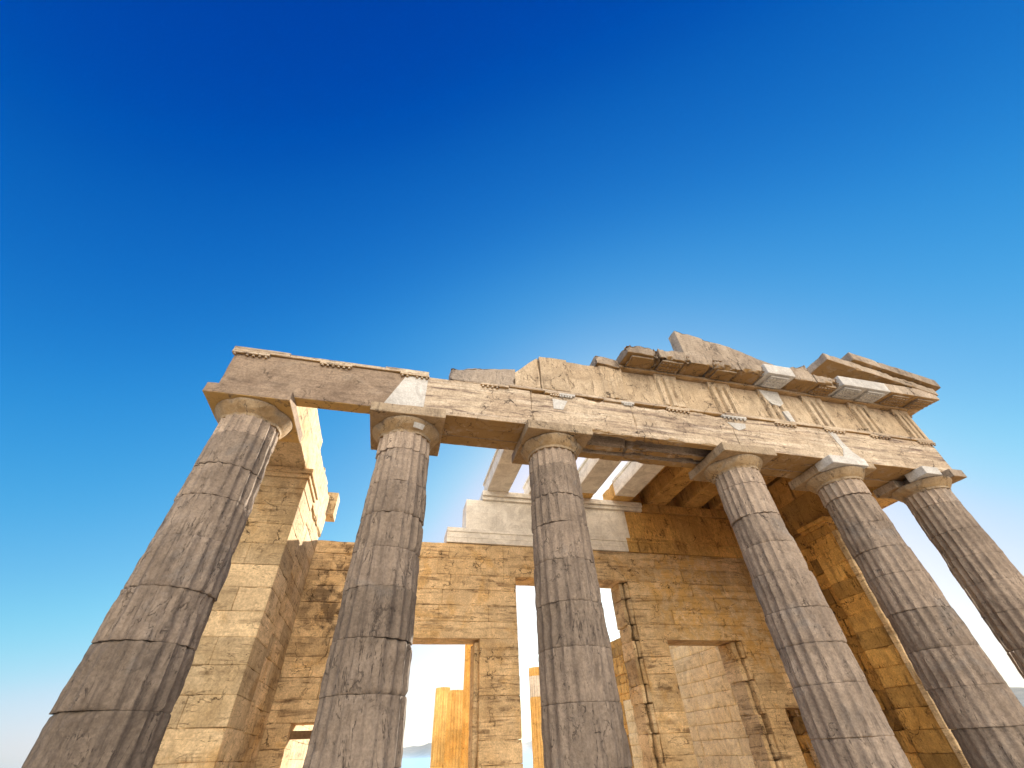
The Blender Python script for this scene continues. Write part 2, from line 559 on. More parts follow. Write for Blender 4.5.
def echinus_rows(z0, z1, r0, r1, cx, cy, N, seed, worn=.022):
    rows = []
    zs = np.linspace(0, 1, 22)
    th = np.arange(N)*2*math.pi/N
    for u in zs:
        if u < .22:                              # three annulets
            k = u/.22*3
            r = r0 + .022*u/.22 + .010*(1-(k % 1))
        else:
            v = (u-.22)/.78
            r = r0 + .03 + (r1-r0-.03)*(v**.85 if v < .8 else .8**.85+(v-.8)*.55*1.0)
            if v > .9:
                r -= .03*((v-.9)/.1)**2
        z = z0+(z1-z0)*u
        P = np.stack([cx+r*np.cos(th), cy+r*np.sin(th), np.full(N, z)], 1)
        rr = r - worn*2*np.clip(fbm(P*3+seed, 5, 3)-.45, 0, 1) - .07*np.clip((fbm(P*1.9+seed*3, 7, 3)-.58)*5, 0, 1)
        rows.append((z, rr))
    return rows

col_labels = [
    'leftmost grey-brown fluted column, nearest the open left end, sunlit along its right flank',
    'second fluted column from the left, with a white repair chip on its capital',
    'third fluted column from the left, standing in front of the tall central doorway',
    'fourth fluted column from the left, pale upper shaft, right of the wide central gap',
    'fifth fluted column from the left, with a new grey-white block in its abacus',
    'rightmost fluted column at the far right corner, open sky on its left side']
def doric(i):
    x = COLX[i]
    root = thing('doric_column', col_labels[i], 'column', (x, 0, 0), 'fluted columns across the front of the porch')
    rnd = random.Random(100+i)
    rf = lambda z: shaft_r(z, .755, .598, 7.9)
    # drums
    n = 10
    hs_ = [rnd.uniform(.68, .92) for _ in range(n)]
    s = sum(hs_)
    z = 0
    NECK = 7.52
    lean = {4: .15, 0: -.06}.get(i, 0)
    wear = [.75, .62, .8, .62, .6, .35][i]
    for k in range(n):
        h = hs_[k]/s*NECK
        mb = MB()
        off = rnd.uniform(-.012, .012)
        ox, oy = rnd.uniform(-.01, .01)+lean*(1-(z+h/2)/NECK), rnd.uniform(-.01, .01)
        td = min(1, max(0, [.34, .36, .40, .60, .54, .50][i] + .04*(k-4.5) + rnd.uniform(-.16, .16)))  # drums lighter upward: light falloff and soot put into the tint
        fluted_drum(mb, x+ox, oy, z+.002, z+h-.002, lambda q, o=off: rf(q)+o, i*13+k, td, wear=wear, per=12 if i < 4 else 10, arr=.06 if i == 0 else .036,
                    chip=rnd.choice([.03, .05, .08]) if i < 3 else rnd.choice([.008, .012, .02, .06]))
        mb.build('drum', M_col, root, angle=50)
        z += h
    # neck with the tops of the flutes, then the capital: echinus and abacus
    mb = MB()
    fluted_drum(mb, x, 0, NECK+.004, 7.96, lambda q: rf(q)+.004, i*13+11, .95, wear=wear*.5, chip=.02, depth=.045)  # light neck tint continues the painted brightening of the upper shaft
    mb.build('neck', M_col, root, angle=50)
    mb = MB()
    N = 160
    ring_surface(mb, echinus_rows(7.955, 8.252, .60, .815, x, 0, N, i), N, x, 0, .5)
    cap = mb.build('capital', M_cap, root, angle=50)
    mb = MB()
    a, b = x-AW/2, x+AW/2
    y0, y1 = -AW/2, AW/2
    if i == 4:
        # abacus with its broken front-left corner made good in new marble
        stone(mb, (a+.02, -.30, 8.25), (b, y1, 8.505), step=.1, chip=.10, tint=.5)
        stone(mb, (x+.42, y0+.1, 8.25), (b, -.28, 8.505), step=.06, chip=.10, tint=.6)
        mb.build('abacus', M_cap, cap)
        mb = MB()
        stone(mb, (a, y0, 8.252), (x+.43, -.29, 8.507), step=.2, chip=.004, rough=.001, tint=.6)
        mb.build('marble_patch', M_newgrey, cap)
    elif i == 5:
        def wl(W):
            W = W.copy(); return W
        stone(mb, (a+.45, -.25, 8.25), (b, y1, 8.505), step=.1, chip=.10, tint=.4)
        stone(mb, (x+.32, y0, 8.25), (b, -.24, 8.505), step=.06, chip=.06, tint=.4)
        stone(mb, (a+.02, .1, 8.25), (a+.46, y1, 8.505), step=.1, chip=.12, tint=.5)
        mb.build('abacus', M_corn, cap)
        mb = MB()
        stone(mb, (a+.10, y0+.02, 8.252), (x-.12, -.24, 8.507), step=.2, chip=.004, rough=.001, tint=.5)
        mb.build('marble_patch', M_newgrey, cap)
    else:
        stone(mb, (a, y0, 8.25), (b, y1, 8.505), step=.06, chip=[.02, .03, .06, .08][i], rough=.006, tint=.45)
        mb.build('abacus', M_cap if i else M_archl, cap)
    if i == 1:
        mb = MB()
        # white chip let into the echinus
        N = 10
        th = np.radians(np.linspace(-78, -58, N))
        V, F = [], []
        for q, (z_, r_) in enumerate(((8.03, .675), (8.06, .705), (8.10, .735), (8.13, .752))):
            V += [[x+(r_+.006)*math.cos(t_), (r_+.006)*math.sin(t_), z_] for t_ in th]
        V += [[x+.5*math.cos(t_), .5*math.sin(t_), 8.08] for t_ in th]
        for q in range(4):
            for w in range(N-1):
                F.append([q*N+w, q*N+w+1, (q+1)*N+w+1, (q+1)*N+w])
        mb.add(V, F, .6)
        mb.build('marble_patch', M_newgrey, cap)
    return root
for i in range(6):
    doric(i)

# ------------------------------------------------------------------ front entablature
ent = thing('entablature', 'long weathered marble entablature resting on the six front columns, eroded left, corniced right', 'entablature', (0, 0, 8.51))
AZ0, AZ1 = 8.51, 9.655
jx = [-10.47, -6.40, -3.32, -0.42, 2.76, 6.34, 10.63]
for k in range(6):
    mb = MB()
    a, b = jx[k], jx[k+1]
    hollow = k in (2, 3)
    slabs = ((-.62, -.30),) if k == 0 else (((-.62, -.40), (.02, .24), (.36, .62)) if hollow else ((-.62, -.2), (-.2, .22), (.22, .62)))
    for s_, (y0, y1) in enumerate(slabs):
        ch, z0 = .03, AZ0
        if k == 0:
            ch = .035
        elif s_ == 0:
            ch = (.13 if hollow else .09) if k in (1, 2, 3) else .035
        elif s_ == 1:
            z0 = AZ0 + (.04 if hollow else .015)
            ch = .26 if hollow else .07
        else:
            ch = .16 if hollow else .05
        stone(mb, (a, y0, z0), (b, y1, AZ1), step=.07, chip=ch, rough=.007 if k else .003, tint=.4+.2*random.random(), cf=1.9, thr=.46 if hollow else .52)
    if hollow:
        stone(mb, (a, -.41, AZ0+.80), (b, .40, AZ1-.01), step=.2, chip=.02, tint=.1)
    blk = mb.build('architrave_block', M_archl if k == 0 else M_arch, ent)
    if k == 0:
        arch0 = blk
    if k == 1:
        arch1 = blk

def slab_poly(mb, pts, y0, y1, tint=.5):
    """flat stone piece: polygon in the facade plane (x,z) given real thickness from y0 to y1"""
    n = len(pts)
    V = [[p[0], y0, p[1]] for p in pts] + [[p[0], y1, p[1]] for p in pts]
    n0 = mb.n
    mb.add(V, [[i, i+n, (i+1) % n+n, (i+1) % n] for i in range(n)], tint)
    mb.F.append(np.array([list(range(n))])+n0)
    mb.F.append(np.array([list(range(2*n-1, n-1, -1))])+n0)

# new marble pieces let into the architrave
mb = MB()
slab_poly(mb, [(-7.02, 8.515), (-6.05, 8.515), (-6.02, 9.58), (-6.42, 9.60), (-6.58, 9.55)], -.632, -.4)
mb.build('marble_patch', M_newgrey, arch1)
mb = MB()
slab_poly(mb, [(-2.72, 9.12), (-2.46, 9.12), (-2.30, 9.44), (-2.72, 9.46)], -.632, -.4)
mb.build('marble_patch', M_newgrey, ent)
mb = MB()
slab_poly(mb, [(2.66, 9.42), (3.28, 9.44), (3.22, 9.28), (2.95, 9.16), (2.82, 9.22)], -.634, -.4)
mb.build('marble_patch', M_newgrey, ent)
mb = MB()
slab_poly(mb, [(6.36, 9.60), (6.60, 9.60), (6.66, 9.2), (6.82, 8.85), (7.15, 8.515), (6.25, 8.515), (6.50, 8.95)], -.634, -.4)
mb.build('marble_patch', M_newgrey, ent)

# taenia
mb = MB()
stone(mb, (-10.53, -.68, 9.657), (-9.3, -.30, 9.795), step=.1, chip=.03, tint=.5)
stone(mb, (-9.3, -.67, 9.657), (-7.1, -.30, 9.755), step=.1, chip=.05, tint=.3)
stone(mb, (-7.1, -.675, 9.657), (-6.02, .62, 9.785), step=.1, chip=.05, tint=.6)
stone(mb, (-3.9, -.66, 9.657), (2.7, .62, 9.755), step=.1, chip=.05, tint=.6)
stone(mb, (2.7, -.68, 9.657), (10.69, .62, 9.770), step=.1, chip=.025, tint=.5)
mb.build('taenia', M_arch, ent)
mb = MB()
stone(mb, (-6.02, -.6, 9.615), (-5.4, .62, 9.675), step=.08, chip=.05, tint=.5)
stone(mb, (-5.4, -.6, 9.657), (-3.9, .62, 9.755), step=.08, chip=.05, tint=.5)
mb.build('taenia', M_arch, ent)

def regula(xc, w, mat=M_arch, miss=(), chip=.02):
    mb = MB()
    stone(mb, (xc-w/2, -.69, 9.590), (xc+w/2, -.6, 9.660), step=.06, chip=chip, tint=.5)
    for k in range(6):
        if k in miss:
            continue
        cyl(mb, xc-w/2+w*(k+.5)/6, -.655, 9.540, 9.592, .032, .026)
    mb.build('regula', mat, ent)
regula(-10.13, .8, miss=(1,)); regula(-8.24, .74); regula(-6.36, .72, miss=(2,))
mb = MB()
regula(-4.3, .75, miss=(4, 5), chip=.05)
regula(-2.72, .42, miss=(0, 1), chip=.04)
regula(-2.30, .46, M_newgrey, miss=(5,), chip=.01)
regula(-.95, .55, miss=(0, 1, 2, 3, 4, 5), chip=.05); regula(-.5, .40, M_newgrey, miss=(0, 5), chip=.02)
regula(1.1, .74, chip=.03); regula(2.96, .84, M_newgrey, chip=.01); regula(4.78, .78)
regula(6.62, .80); regula(8.44, .80); regula(10.36, .72)

# frieze
FZ0, FZ1 = 9.775, 11.02
def lw(x0, x1, za, zb, top):
    def f(W):
        W = W.copy()
        u = np.clip((W[:, 0]-x0)/(x1-x0), 0, 1)
        k = np.clip((W[:, 2]-FZ0)/(top-FZ0), 0, 1)
        W[:, 2] += k*((za+(zb-za)*u)-top)
        return W
    return f
mb = MB()
stone(mb, (-3.72, -.6, 9.757), (-3.0, .4, FZ1), step=.07, chip=.08, rough=.012, warp=lw(-3.7, -3.05, 10.28, 10.98, FZ1), tint=.6)
stone(mb, (-3.0, -.53, 9.757), (.9, .55, FZ1-.02), step=.09, chip=.07, rough=.01, tint=.5)
stone(mb, (.9, -.53, 9.757), (5.5, .55, FZ1), step=.12, chip=.04, tint=.5)
stone(mb, (5.5, -.53, 9.757), (10.6, .55, FZ1), step=.12, chip=.04, tint=.5)
mb.build('frieze_backing', M_frz, ent)

def triglyph(xa, xb, groove=.06, worn=.02, mat=M_frz, tint=.5, chip=.03):
    mb = MB()
    w = xb-xa
    def warp(W):
        W = W.copy()
        u = (W[:, 0]-xa)/w
        front = W[:, 1] < -.58
        g = np.zeros(len(W))
        for c_, hw in ((1/3, .085), (2/3, .085), (0.0, .075), (1.0, .075)):
            g = np.maximum(g, 1-np.abs(u-c_)/hw)
        g = np.clip(g*2.2, 0, 1)
        zt = np.clip((FZ1-.17-W[:, 2])/.05, 0, 1)
        fade = np.clip((fbm(W*2.2, 41, 3)-.35)*4, .15, 1) if worn > .02 else 1
        W[:, 1] += np.where(front, g*groove*zt*fade, 0)
        return W
    stone(mb, (xa, -.645, FZ0), (xb, -.45, FZ1), steps=(.013, .1, .08), chip=chip, rough=worn*.3, warp=warp, tint=tint)
    return mb.build('triglyph', mat, ent)
tgx = [(-2.97, -2.13), (-1.14, -.38), (.72, 1.48), (2.60, 3.40), (4.45, 5.28), (6.17, 6.98), (8.10, 8.90), (10.02, 10.72)]
tg = []
for k, (a, b) in enumerate(tgx):
    tg.append(triglyph(a, b, groove=.035 if k < 2 else .12, worn=.05 if k < 3 else .02, tint=.35 if k < 2 else .6, chip=.06 if k < 3 else .025))
mb = MB()
slab_poly(mb, [(4.50, 10.98), (5.22, 10.97), (5.2, 10.5), (5.0, 10.36), (4.74, 10.42), (4.60, 10.6)], -.652, -.56)
slab_poly(mb, [(4.98, 10.15), (5.22, 10.2), (5.24, 9.76), (5.06, 9.78)], -.652, -.56)
mb.build('marble_patch', M_newgrey, tg[4])
for k in range(7):
    a, b = tgx[k][1], tgx[k+1][0]
    mb = MB()
    stone(mb, (a-.02, -.548 if k else -.60, FZ0+.002), (b+.02, -.5, FZ1-.03), step=.1, chip=.03, rough=.008, tint=.55 if k > 1 else .4)
    mb.build('metope', M_frz, ent)

# bed moulding under the cornice
mb = MB()
stone(mb, (-.5, -.70, FZ1), (6.7, .5, 11.115), step=.12, chip=.05, tint=.5)
stone(mb, (6.7, -.72, FZ1), (10.80, .5, 11.115), step=.12, chip=.02, tint=.5)
mb.build('bed_moulding', M_frz, ent)
mb = MB()
stone(mb, (-1.18, -.72, FZ1), (-.46, .2, 11.36), step=.07, chip=.14, rough=.02, tint=.5, warp=lw(-1.2, -.4, 11.38, 11.24, 11.36))
mb.build('cornice_block', M_corn, ent)

# cornice blocks (geison) with mutules
gx = [-.45, .62, 1.56, 2.52, 3.44, 4.36, 5.40, 6.30, 7.28, 8.18, 9.25, 10.3, 11.42]
for k in range(12):
    a, b = gx[k], gx[k+1]
    broken = k < 5 or k in (6, 7)
    white = k in (5, 8, 9)
    fy = -1.37 + (random.uniform(.0, .12) if broken else 0)
    zt = 11.46 - (random.uniform(0, .06) if broken else 0)
    mb = MB()
    def gw(W, fy=fy):
        W = W.copy()
        u = np.clip((W[:, 1]+.7)/(fy+.7), 0, 1)
        low = np.clip((11.4-W[:, 2])/.28, 0, 1)
        W[:, 2] -= low*u*.06
        return W
    if white:
        stone(mb, (a, fy, 11.12), (b, -.35, zt), step=.12, chip=.006, rough=.002, warp=gw, tint=.5)
    else:
        stone(mb, (a+.012, fy, 11.12), (b-.012, -.1, zt), step=.05, chip=.27 if broken else .04, rough=.022 if broken else .004, warp=gw, tint=random.random(), cf=2.3, thr=.47 if broken else .52)
    g = mb.build('cornice_block', M_newgrey if white else M_corn, ent)
    # mutule plate with rows of guttae
    if k in (2, 6) or (k == 4):
        continue
    mb = MB()
    mw = .70
    c_ = (a+b)/2
    stone(mb, (c_-mw/2, fy+.10, 11.045), (c_+mw/2, -.74, 11.115), step=.06, chip=.10 if broken else .012, tint=.35, warp=lambda W, fy=fy: np.stack([W[:, 0], W[:, 1], W[:, 2]-.05*np.clip((W[:, 1]+.7)/(fy+.7), 0, 1)], 1))
    if not broken or k in (1, 4, 7):
        for gi in range(6):
            for gj in range(3):
                yy = fy+.19+gj*.15
                u = (yy+.7)/(fy+.7)
                cyl(mb, c_-mw/2+mw*(gi+.5)/6, yy, 11.012-.05*u, 11.05-.05*u, .034, .03, 8)
    mb.build('mutule', M_newgrey if white else M_corn, g)
# return of the cornice along the right side
mb = MB()
stone(mb, (10.66, -.35, 11.06), (11.42, 2.4, 11.46), step=.12, chip=.03, tint=.4)
mb.build('cornice_block', M_corn, ent)

# side returns: architrave carried back over the antae
def side_architrave(name, label, xa, xb, ztop, mat, holes, seed):
    r = thing(name, label, 'architrave', ((xa+xb)/2, 4, 8.51))
    mid = (xa+xb)/2
    return r

south = thing('side_architrave', 'sunlit beam course running back from the leftmost column along the open left side', 'architrave', (-9.6, 4, 8.51))
mb = MB()
stone(mb, (-9.58, -.295, 8.51), (-8.97, 3.3, 9.92), step=.08, chip=.13, rough=.012, cf=1.6, tint=.6)
stone(mb, (-9.58, 3.3, 8.51), (-9.03, 5.0, 9.80), step=.08, chip=.16, rough=.01, cf=1.6, tint=.75)
stone(mb, (-9.58, 5.0, 8.51), (-9.05, 6.1, 9.98), step=.08, chip=.16, rough=.01, cf=1.6, tint=.55)
stone(mb, (-9.58, 6.1, 8.51), (-9.06, 7.5, 9.95), step=.09, chip=.13, rough=.012, cf=1.6, tint=.7)
for (ya, yb, zt) in ((-.295, 2.2, 9.6), (2.2, 4.6, 9.62), (4.6, 7.4, 9.5)):
    stone(mb, (-10.42, ya, 8.512), (-9.58, yb, zt), step=.12, chip=.08, tint=.5, cf=1.6)
mb.build('beam_course', M_anta, south)
mb = MB()
stone(mb, (-9.3, 7.52, 9.42), (-8.84, 8.2, 10.33), step=.08, chip=.06, tint=.5)
mb.build('projecting_block', M_anta, south)

north = thing('side_architrave', 'rusty golden beam course on the right side, running back from the rightmost column', 'architrave', (9.6, 4, 8.51))
mb = MB()
for (ya, yb) in ((.625, 2.5), (2.5, 5.1), (5.1, 7.4)):
    stone(mb, (9.0, ya, 8.51), (9.6, yb, 9.66), step=.12, chip=.06, cf=1.6)
    stone(mb, (9.6, ya, 8.515), (10.55, yb, 9.66), step=.15, chip=.05, cf=1.6)
    stone(mb, (9.08, ya, 9.662), (10.5, yb, 10.75), step=.15, chip=.06, cf=1.6)
    stone(mb, (9.3, ya, 10.752), (10.6, yb, 11.48), step=.15, chip=.06, cf=1.6)
mb.build('beam_course', M_north, north)

# ------------------------------------------------------------------ ashlar walls
def ashlar(mb, axis, u0, u1, d0, d1, courses, blk, openings=(), chip=.03, rough=.005, jitter=.006, step=.13, seed=0, ruin=None, bevel=.008):
    rnd = random.Random(seed)
    for ci in range(len(courses)-1):
        za, zb = courses[ci], courses[ci+1]
        zm = (za+zb)/2
        segs = [(u0, u1)]
        for (a, b, c, d) in openings:
            if c-.02 <= zm <= d+.02:
                ns = []
                for (p, q) in segs:
                    if b <= p or a >= q:
                        ns.append((p, q)); continue
                    if a > p: ns.append((p, a))
                    if b < q: ns.append((b, q))
                segs = ns
        for (p, q) in segs:
            n = max(1, int(round((q-p)/(blk*rnd.uniform(.85, 1.15)))))
            cuts = [p]
            for k in range(1, n):
                cuts.append(p+(q-p)*(k + (.25 if ci % 2 else -.2)+rnd.uniform(-.12, .12))/n)
            cuts.append(q)
            for k in range(n):
                a, b = cuts[k], cuts[k+1]
                j = rnd.uniform(-jitter, jitter)
                zt = zb
                if ruin:
                    zt = min(zb, ruin((a+b)/2))
                    if zt < za+.1:
                        continue
                ch = chip*rnd.choice([.5, .8, 1, 1, 1.8])
                if axis == 'x':
                    stone(mb, (a, d0+j, za), (b, d1-j, zt), steps=(step, .5, step), chip=ch, rough=rough, tint=rnd.random(), bevel=bevel)
                else:
                    stone(mb, (d0+j, a, za), (d1-j, b, zt), steps=(.5, step, step), chip=ch, rough=rough, tint=rnd.random(), bevel=bevel)

CR = list(np.linspace(0, 3.28, 7)) + list(np.linspace(3.28, 5.37, 5)[1:]) + list(np.linspace(5.37, 7.40, 5)[1:]) + [7.97, 8.56]
WY0, WY1 = 7.4, 8.45
door = thing('door_wall', 'tan marble cross wall behind the columns, pierced by five doorways of rising height', 'wall', (0, 7.9, 0))
doors = [(-8.5, -7.05, 3.28), (-6.12, -3.17, 5.37), (-1.83, 2.80, 7.40), (3.93, 7.14, 5.37), (7.98, 9.25, 3.28)]
ops = [(a, b, -.1, h) for a, b, h in doors]
lint = [(-8.9, -6.6, 3.28, 3.8025), (-6.55, -2.75, 5.37, 5.8775), (-2.3, 3.2, 7.40, 8.56), (3.5, 7.6, 5.37, 5.8775), (7.6, 9.25, 3.28, 3.8025)]
mb = MB()
ashlar(mb, 'x', -9.3, 9.35, WY0, WY1, CR, 1.2, ops+[(a, b, c+.06, d-.06) for a, b, c, d in lint], chip=.05, seed=3, bevel=.012, jitter=.009,
       ruin=lambda x: 8.56 if x > -4.6 else (8.40 if x < -8.3 else (8.28 if x < -7.2 else (8.47 if x < -5.9 else 8.54))))
mb.build('masonry', M_wall, door)
for (a, b, c, d) in lint:
    mb = MB()
    stone(mb, (a, WY0-.003, c), (b, WY1+.005, d), step=.13, chip=.05, rough=.006, tint=.5)
    mb.build('lintel', M_wall, door)
# broken jamb linings of the central and the right doorway
def ragged_jamb(x0, x1, ztop, mat, dz, deep):
    rnd = random.Random(int(x0*100))
    mb = MB()
    z = 0
    while z < ztop-.05:
        h = min(rnd.uniform(.6, 1.3)*dz, ztop-z)
        if ztop-z-h < .3:
            h = ztop-z
        w = (x1-x0)
        # lining block on the opening side, then a slimmer one set back, with an open joint between
        stone(mb, (x0+rnd.uniform(-.03, .05), WY0+rnd.uniform(.06, .20), z), (x0+w*.46, WY1-.05, z+h), step=.05, chip=.16, rough=.016, tint=rnd.random(), cf=3.0, thr=.48)
        if rnd.random() < .8:
            stone(mb, (x0+w*.60, WY0+rnd.uniform(-.02, .10), z+.02), (x1+.012, WY1-.1, z+h-.02), step=.05, chip=.10, rough=.012, tint=rnd.random(), cf=3.0, thr=.48)
        z += h
    stone(mb, (x0+w*.40, WY0+deep, 0), (x1, WY1-.02, ztop), step=.3, chip=.02, tint=.2)
    mb.build('door_jamb', mat, door)
ragged_jamb(2.48, 2.80, 7.39, M_anta, .75, .45)
ragged_jamb(6.74, 7.14, 5.36, M_wall, .8, .55)
mb = MB()
stone(mb, (-3.32, WY0+.2, 0), (-3.16, WY1-.1, 5.29), step=.1, chip=.08, rough=.01, tint=.5, cf=2)
mb.build('door_jamb', M_anta, door)
# timber across the small left doorway
mb = MB()
stone(mb, (-8.62, WY0+.3, 2.94), (-6.95, WY0+.55, 3.12), step=.15, chip=.02, tint=.5)
mb.build('timber_beam', M_wood, door)

# crown of the wall: new white marble to the left, old golden marble to the right
crown = thing('wall_crown', 'stepped courses of new white and old golden marble on top of the door wall', 'stone course', (2.5, 7.9, 8.56))
mb = MB()
xs = [-4.52, -3.15, -.9, 1.2, 3.12]
for k in range(4):
    stone(mb, (xs[k], WY0-.06, 8.57), (xs[k+1], WY1, 9.16), step=.3, chip=.004, rough=.001, bevel=.004, tint=.4+.15*random.random())
xs = [-3.80, -2.55, -.2, 3.34]
for k in range(3):
    stone(mb, (xs[k], WY0-.01, 9.162), (xs[k+1], WY1, 10.40), step=.3, chip=.005, rough=.001, bevel=.004, tint=.35+.2*random.random())
for (a, b, z0, z1, dy) in ((-4.52, 3.12, 8.98, 9.06, .085), (-4.52, 3.12, 8.76, 8.79, .072)):
    stone(mb, (a, WY0-dy, z0), (b, WY0-.05, z1), step=.5, chip=.004, rough=0, bevel=.004, tint=.5)
stone(mb, (-3.15, WY0-.10, 10.402), (4.2, WY1, 10.56), step=.4, chip=.006, rough=.001, bevel=.005, tint=.5)
stone(mb, (-3.15, WY0-.19, 10.562), (4.2, WY1, 10.78), step=.4, chip=.006, rough=.001, bevel=.005, tint=.6)
mb.build('new_marble', M_white, crown)
mb = MB()
xs = [3.12, 5.1, 7.2, 9.25]
xs2 = [3.34, 5.4, 7.5, 9.25]
for k in range(3):
    stone(mb, (xs[k], WY0-.055, 8.57), (xs[k+1], WY1, 9.16), step=.13, chip=.03, rough=.003, tint=random.random())
    stone(mb, (xs2[k], WY0-.012, 9.162), (xs2[k+1], WY1, 10.38), step=.15, chip=.03, rough=.003, tint=random.random())
stone(mb, (3.12, WY0-.085, 8.98), (9.25, WY0-.05, 9.06), step=.2, chip=.02, tint=.5)
xs = [4.2, 5.3, 6.9, 8.1, 9.25]
for k in range(4):
    stone(mb, (xs[k], WY0-.15, 10.40), (xs[k+1], WY1, 10.76), step=.08, chip=.11, rough=.012, tint=random.random(), cf=3)
for (a, b) in ((3.66, 4.52), (5.48, 6.35), (7.31, 8.02), (8.98, 10.2)):
    stone(mb, (a, WY0+.25, 10.765), (b, WY1+.1, 11.48), step=.15, chip=.05, tint=.4)
mb.build('old_marble', M_gold, crown)

# side walls with their antae
CS = list(np.linspace(0, 8.0, 17)) + [8.02]
def side_wall(name, label, sgn, mat, matA, seed, chip, jit):
    r = thing(name, label, 'wall', (sgn*9.6, 5, 0))
    mb = MB()
    xa, xb = (-10.25, -9.12) if sgn < 0 else (9.2, 10.3)
    ashlar(mb, 'y', 3.9, 7.4, xa, xb, list(np.linspace(0, 8.5, 18)), 1.25 if sgn < 0 else .8, chip=chip, seed=seed, jitter=jit, step=.10, bevel=.012)
    ashlar(mb, 'y', 7.4, 24, xa, xb, list(np.linspace(0, 8.2, 17)), 1.5, chip=chip, seed=seed+1, jitter=jit, step=.35)
    mb.build('masonry', mat, r)
    mb = MB()
    xa, xb = (-10.3, -8.9) if sgn < 0 else (8.80, 10.35)
    ya = 2.62 if sgn < 0 else 2.90
    zs = np.linspace(0, 7.95, 17)
    rnd = random.Random(seed)
    for k in range(16):
        j = rnd.uniform(-.006, .006)
        if k % 2:
            stone(mb, (xa+rnd.uniform(0, jit*.7), ya+j, zs[k]), (xb, 4.0, zs[k+1]), step=.07, bevel=.012, chip=(.035 if sgn < 0 else .10)*rnd.choice([.6, 1, 2]), rough=.005, tint=rnd.random())
        else:
            c_ = xa+(xb-xa)*rnd.uniform(.35, .65)
            stone(mb, (xa+rnd.uniform(0, jit*.7), ya+j, zs[k]), (c_, 4.0, zs[k+1]), step=.07, bevel=.012, chip=.03 if sgn < 0 else .10, rough=.005, tint=rnd.random())
            stone(mb, (c_, ya-j, zs[k]), (xb, 4.0, zs[k+1]), step=.09, chip=.03*rnd.choice([1, 2]), rough=.005, tint=rnd.random())
    mb.build('anta', matA, r)
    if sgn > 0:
        # slabs added on the anta front, front light put into their paler colour
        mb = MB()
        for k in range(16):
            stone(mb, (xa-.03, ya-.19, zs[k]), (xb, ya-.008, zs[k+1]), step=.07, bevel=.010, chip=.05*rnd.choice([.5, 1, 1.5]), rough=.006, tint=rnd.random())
        mb.build('lit_anta_front', M_anta, r)
    mb = MB()
    stone(mb, (xa-.02, ya-.02, 7.95), (xb+.02, 4.02, 8.24), step=.1, chip=.02, tint=.4)
    stone(mb, (xa-.07, ya-.08, 8.24), (xb+.07, 4.07, 8.36), step=.1, chip=.035, tint=.7)
    stone(mb, (xa-.12, ya-.13, 8.36), (xb+.12, 4.12, 8.508), step=.1, chip=.05, tint=.8)
    mb.build('anta_capital', matA, r)
    return r
side_wall('side_wall', 'tall tan block wall behind the leftmost column, its top in sunlight', -1, M_anta, M_anta, 21, .05, .010)
side_wall('side_wall', 'rust-gold wall of rough broken blocks on the right, between the fourth and fifth columns', 1, M_north, M_north, 31, .16, .05)

# ------------------------------------------------------------------ ceiling beams and slabs
bc = [-2.50, -.67, 1.28, 3.18, 5.0, 6.83, 8.5]
bl = ['leftmost of the new white ceiling beams, open sky on both its sides',
      'new white ceiling beam hidden in part by the third column from the left',
      'new white ceiling beam with a golden old end, just right of the third column',
      'new white ceiling beam beside the first golden beam of the covered ceiling',
      'golden old ceiling beam just right of the white beams, left of the fourth column',
      'golden old ceiling beam behind the capital of the fourth column',
      'golden old ceiling beam nearest the right side wall']
for k, x in enumerate(bc):
    r = thing('ceiling_beam', bl[k], 'beam', (x, 4, 10.8), 'marble ceiling beams of the porch')
    mb = MB()
    w = .47
    y0, y1 = .56, 7.95
    if k < 4:
        stone(mb, (x-w, y0, 10.78), (x+w, y1 if k < 2 else 6.75, 11.36), step=.35, chip=.006, rough=.001, bevel=.006, tint=.5)
        stone(mb, (x-w-.05, y0, 11.362), (x+w+.05, y1 if k < 2 else 6.7, 11.48), step=.35, chip=.006, rough=.001, tint=.5)
        mb.build('beam', M_white, r)
        if k >= 2:
            mb = MB()
            stone(mb, (x-w+.003, 6.75, 10.783), (x+w-.003, y1, 11.42), step=.08, chip=.10, rough=.008, tint=.5)
            mb.build('beam_end', M_gold, r)
    else:
        stone(mb, (x-w, y0, 10.78), (x+w, y1, 11.45), step=.15, chip=.04, rough=.006, tint=random.random())
        mb.build('beam', M_gold, r)
# backing on the inner side of the front wall under the beams
mb = MB()
for (a, b) in ((-3.0, .4), (.4, 3.6), (3.6, 6.8), (6.8, 9.6)):
    stone(mb, (a, .552, 9.705), (b, .80, 10.775), step=.15, chip=.05, rough=.006, cf=1.8)
stone(mb, (2.9, .06, 11.12), (6.6, .54, 11.75), step=.2, chip=.04)
stone(mb, (6.6, .06, 11.12), (10.3, .54, 11.75), step=.2, chip=.04)
mb.build('inner_frieze', M_gold, ent)

sn = ['golden ceiling slab over the first covered bay, right of the white beams', 'golden ceiling slab over the bay behind the fourth column',
      'golden ceiling slab over the bay left of the right side wall', 'golden ceiling slab at the right side wall']
for k in range(4):
    a = bc[3+k]-.1 if k else bc[3]+.25
    b = bc[4+k]-.1 if k < 3 else 11.0
    mb = MB()
    for j in range(4):
        ya = .6+j*1.84
        stone(mb, (a, ya, 11.484), (b, ya+1.84, 11.72), step=.2, chip=.03, rough=.006, tint=random.random())
    o = mb.build('ceiling_slab', M_gold)
    tag(o, sn[k], 'slab', 'ceiling slabs of the porch')

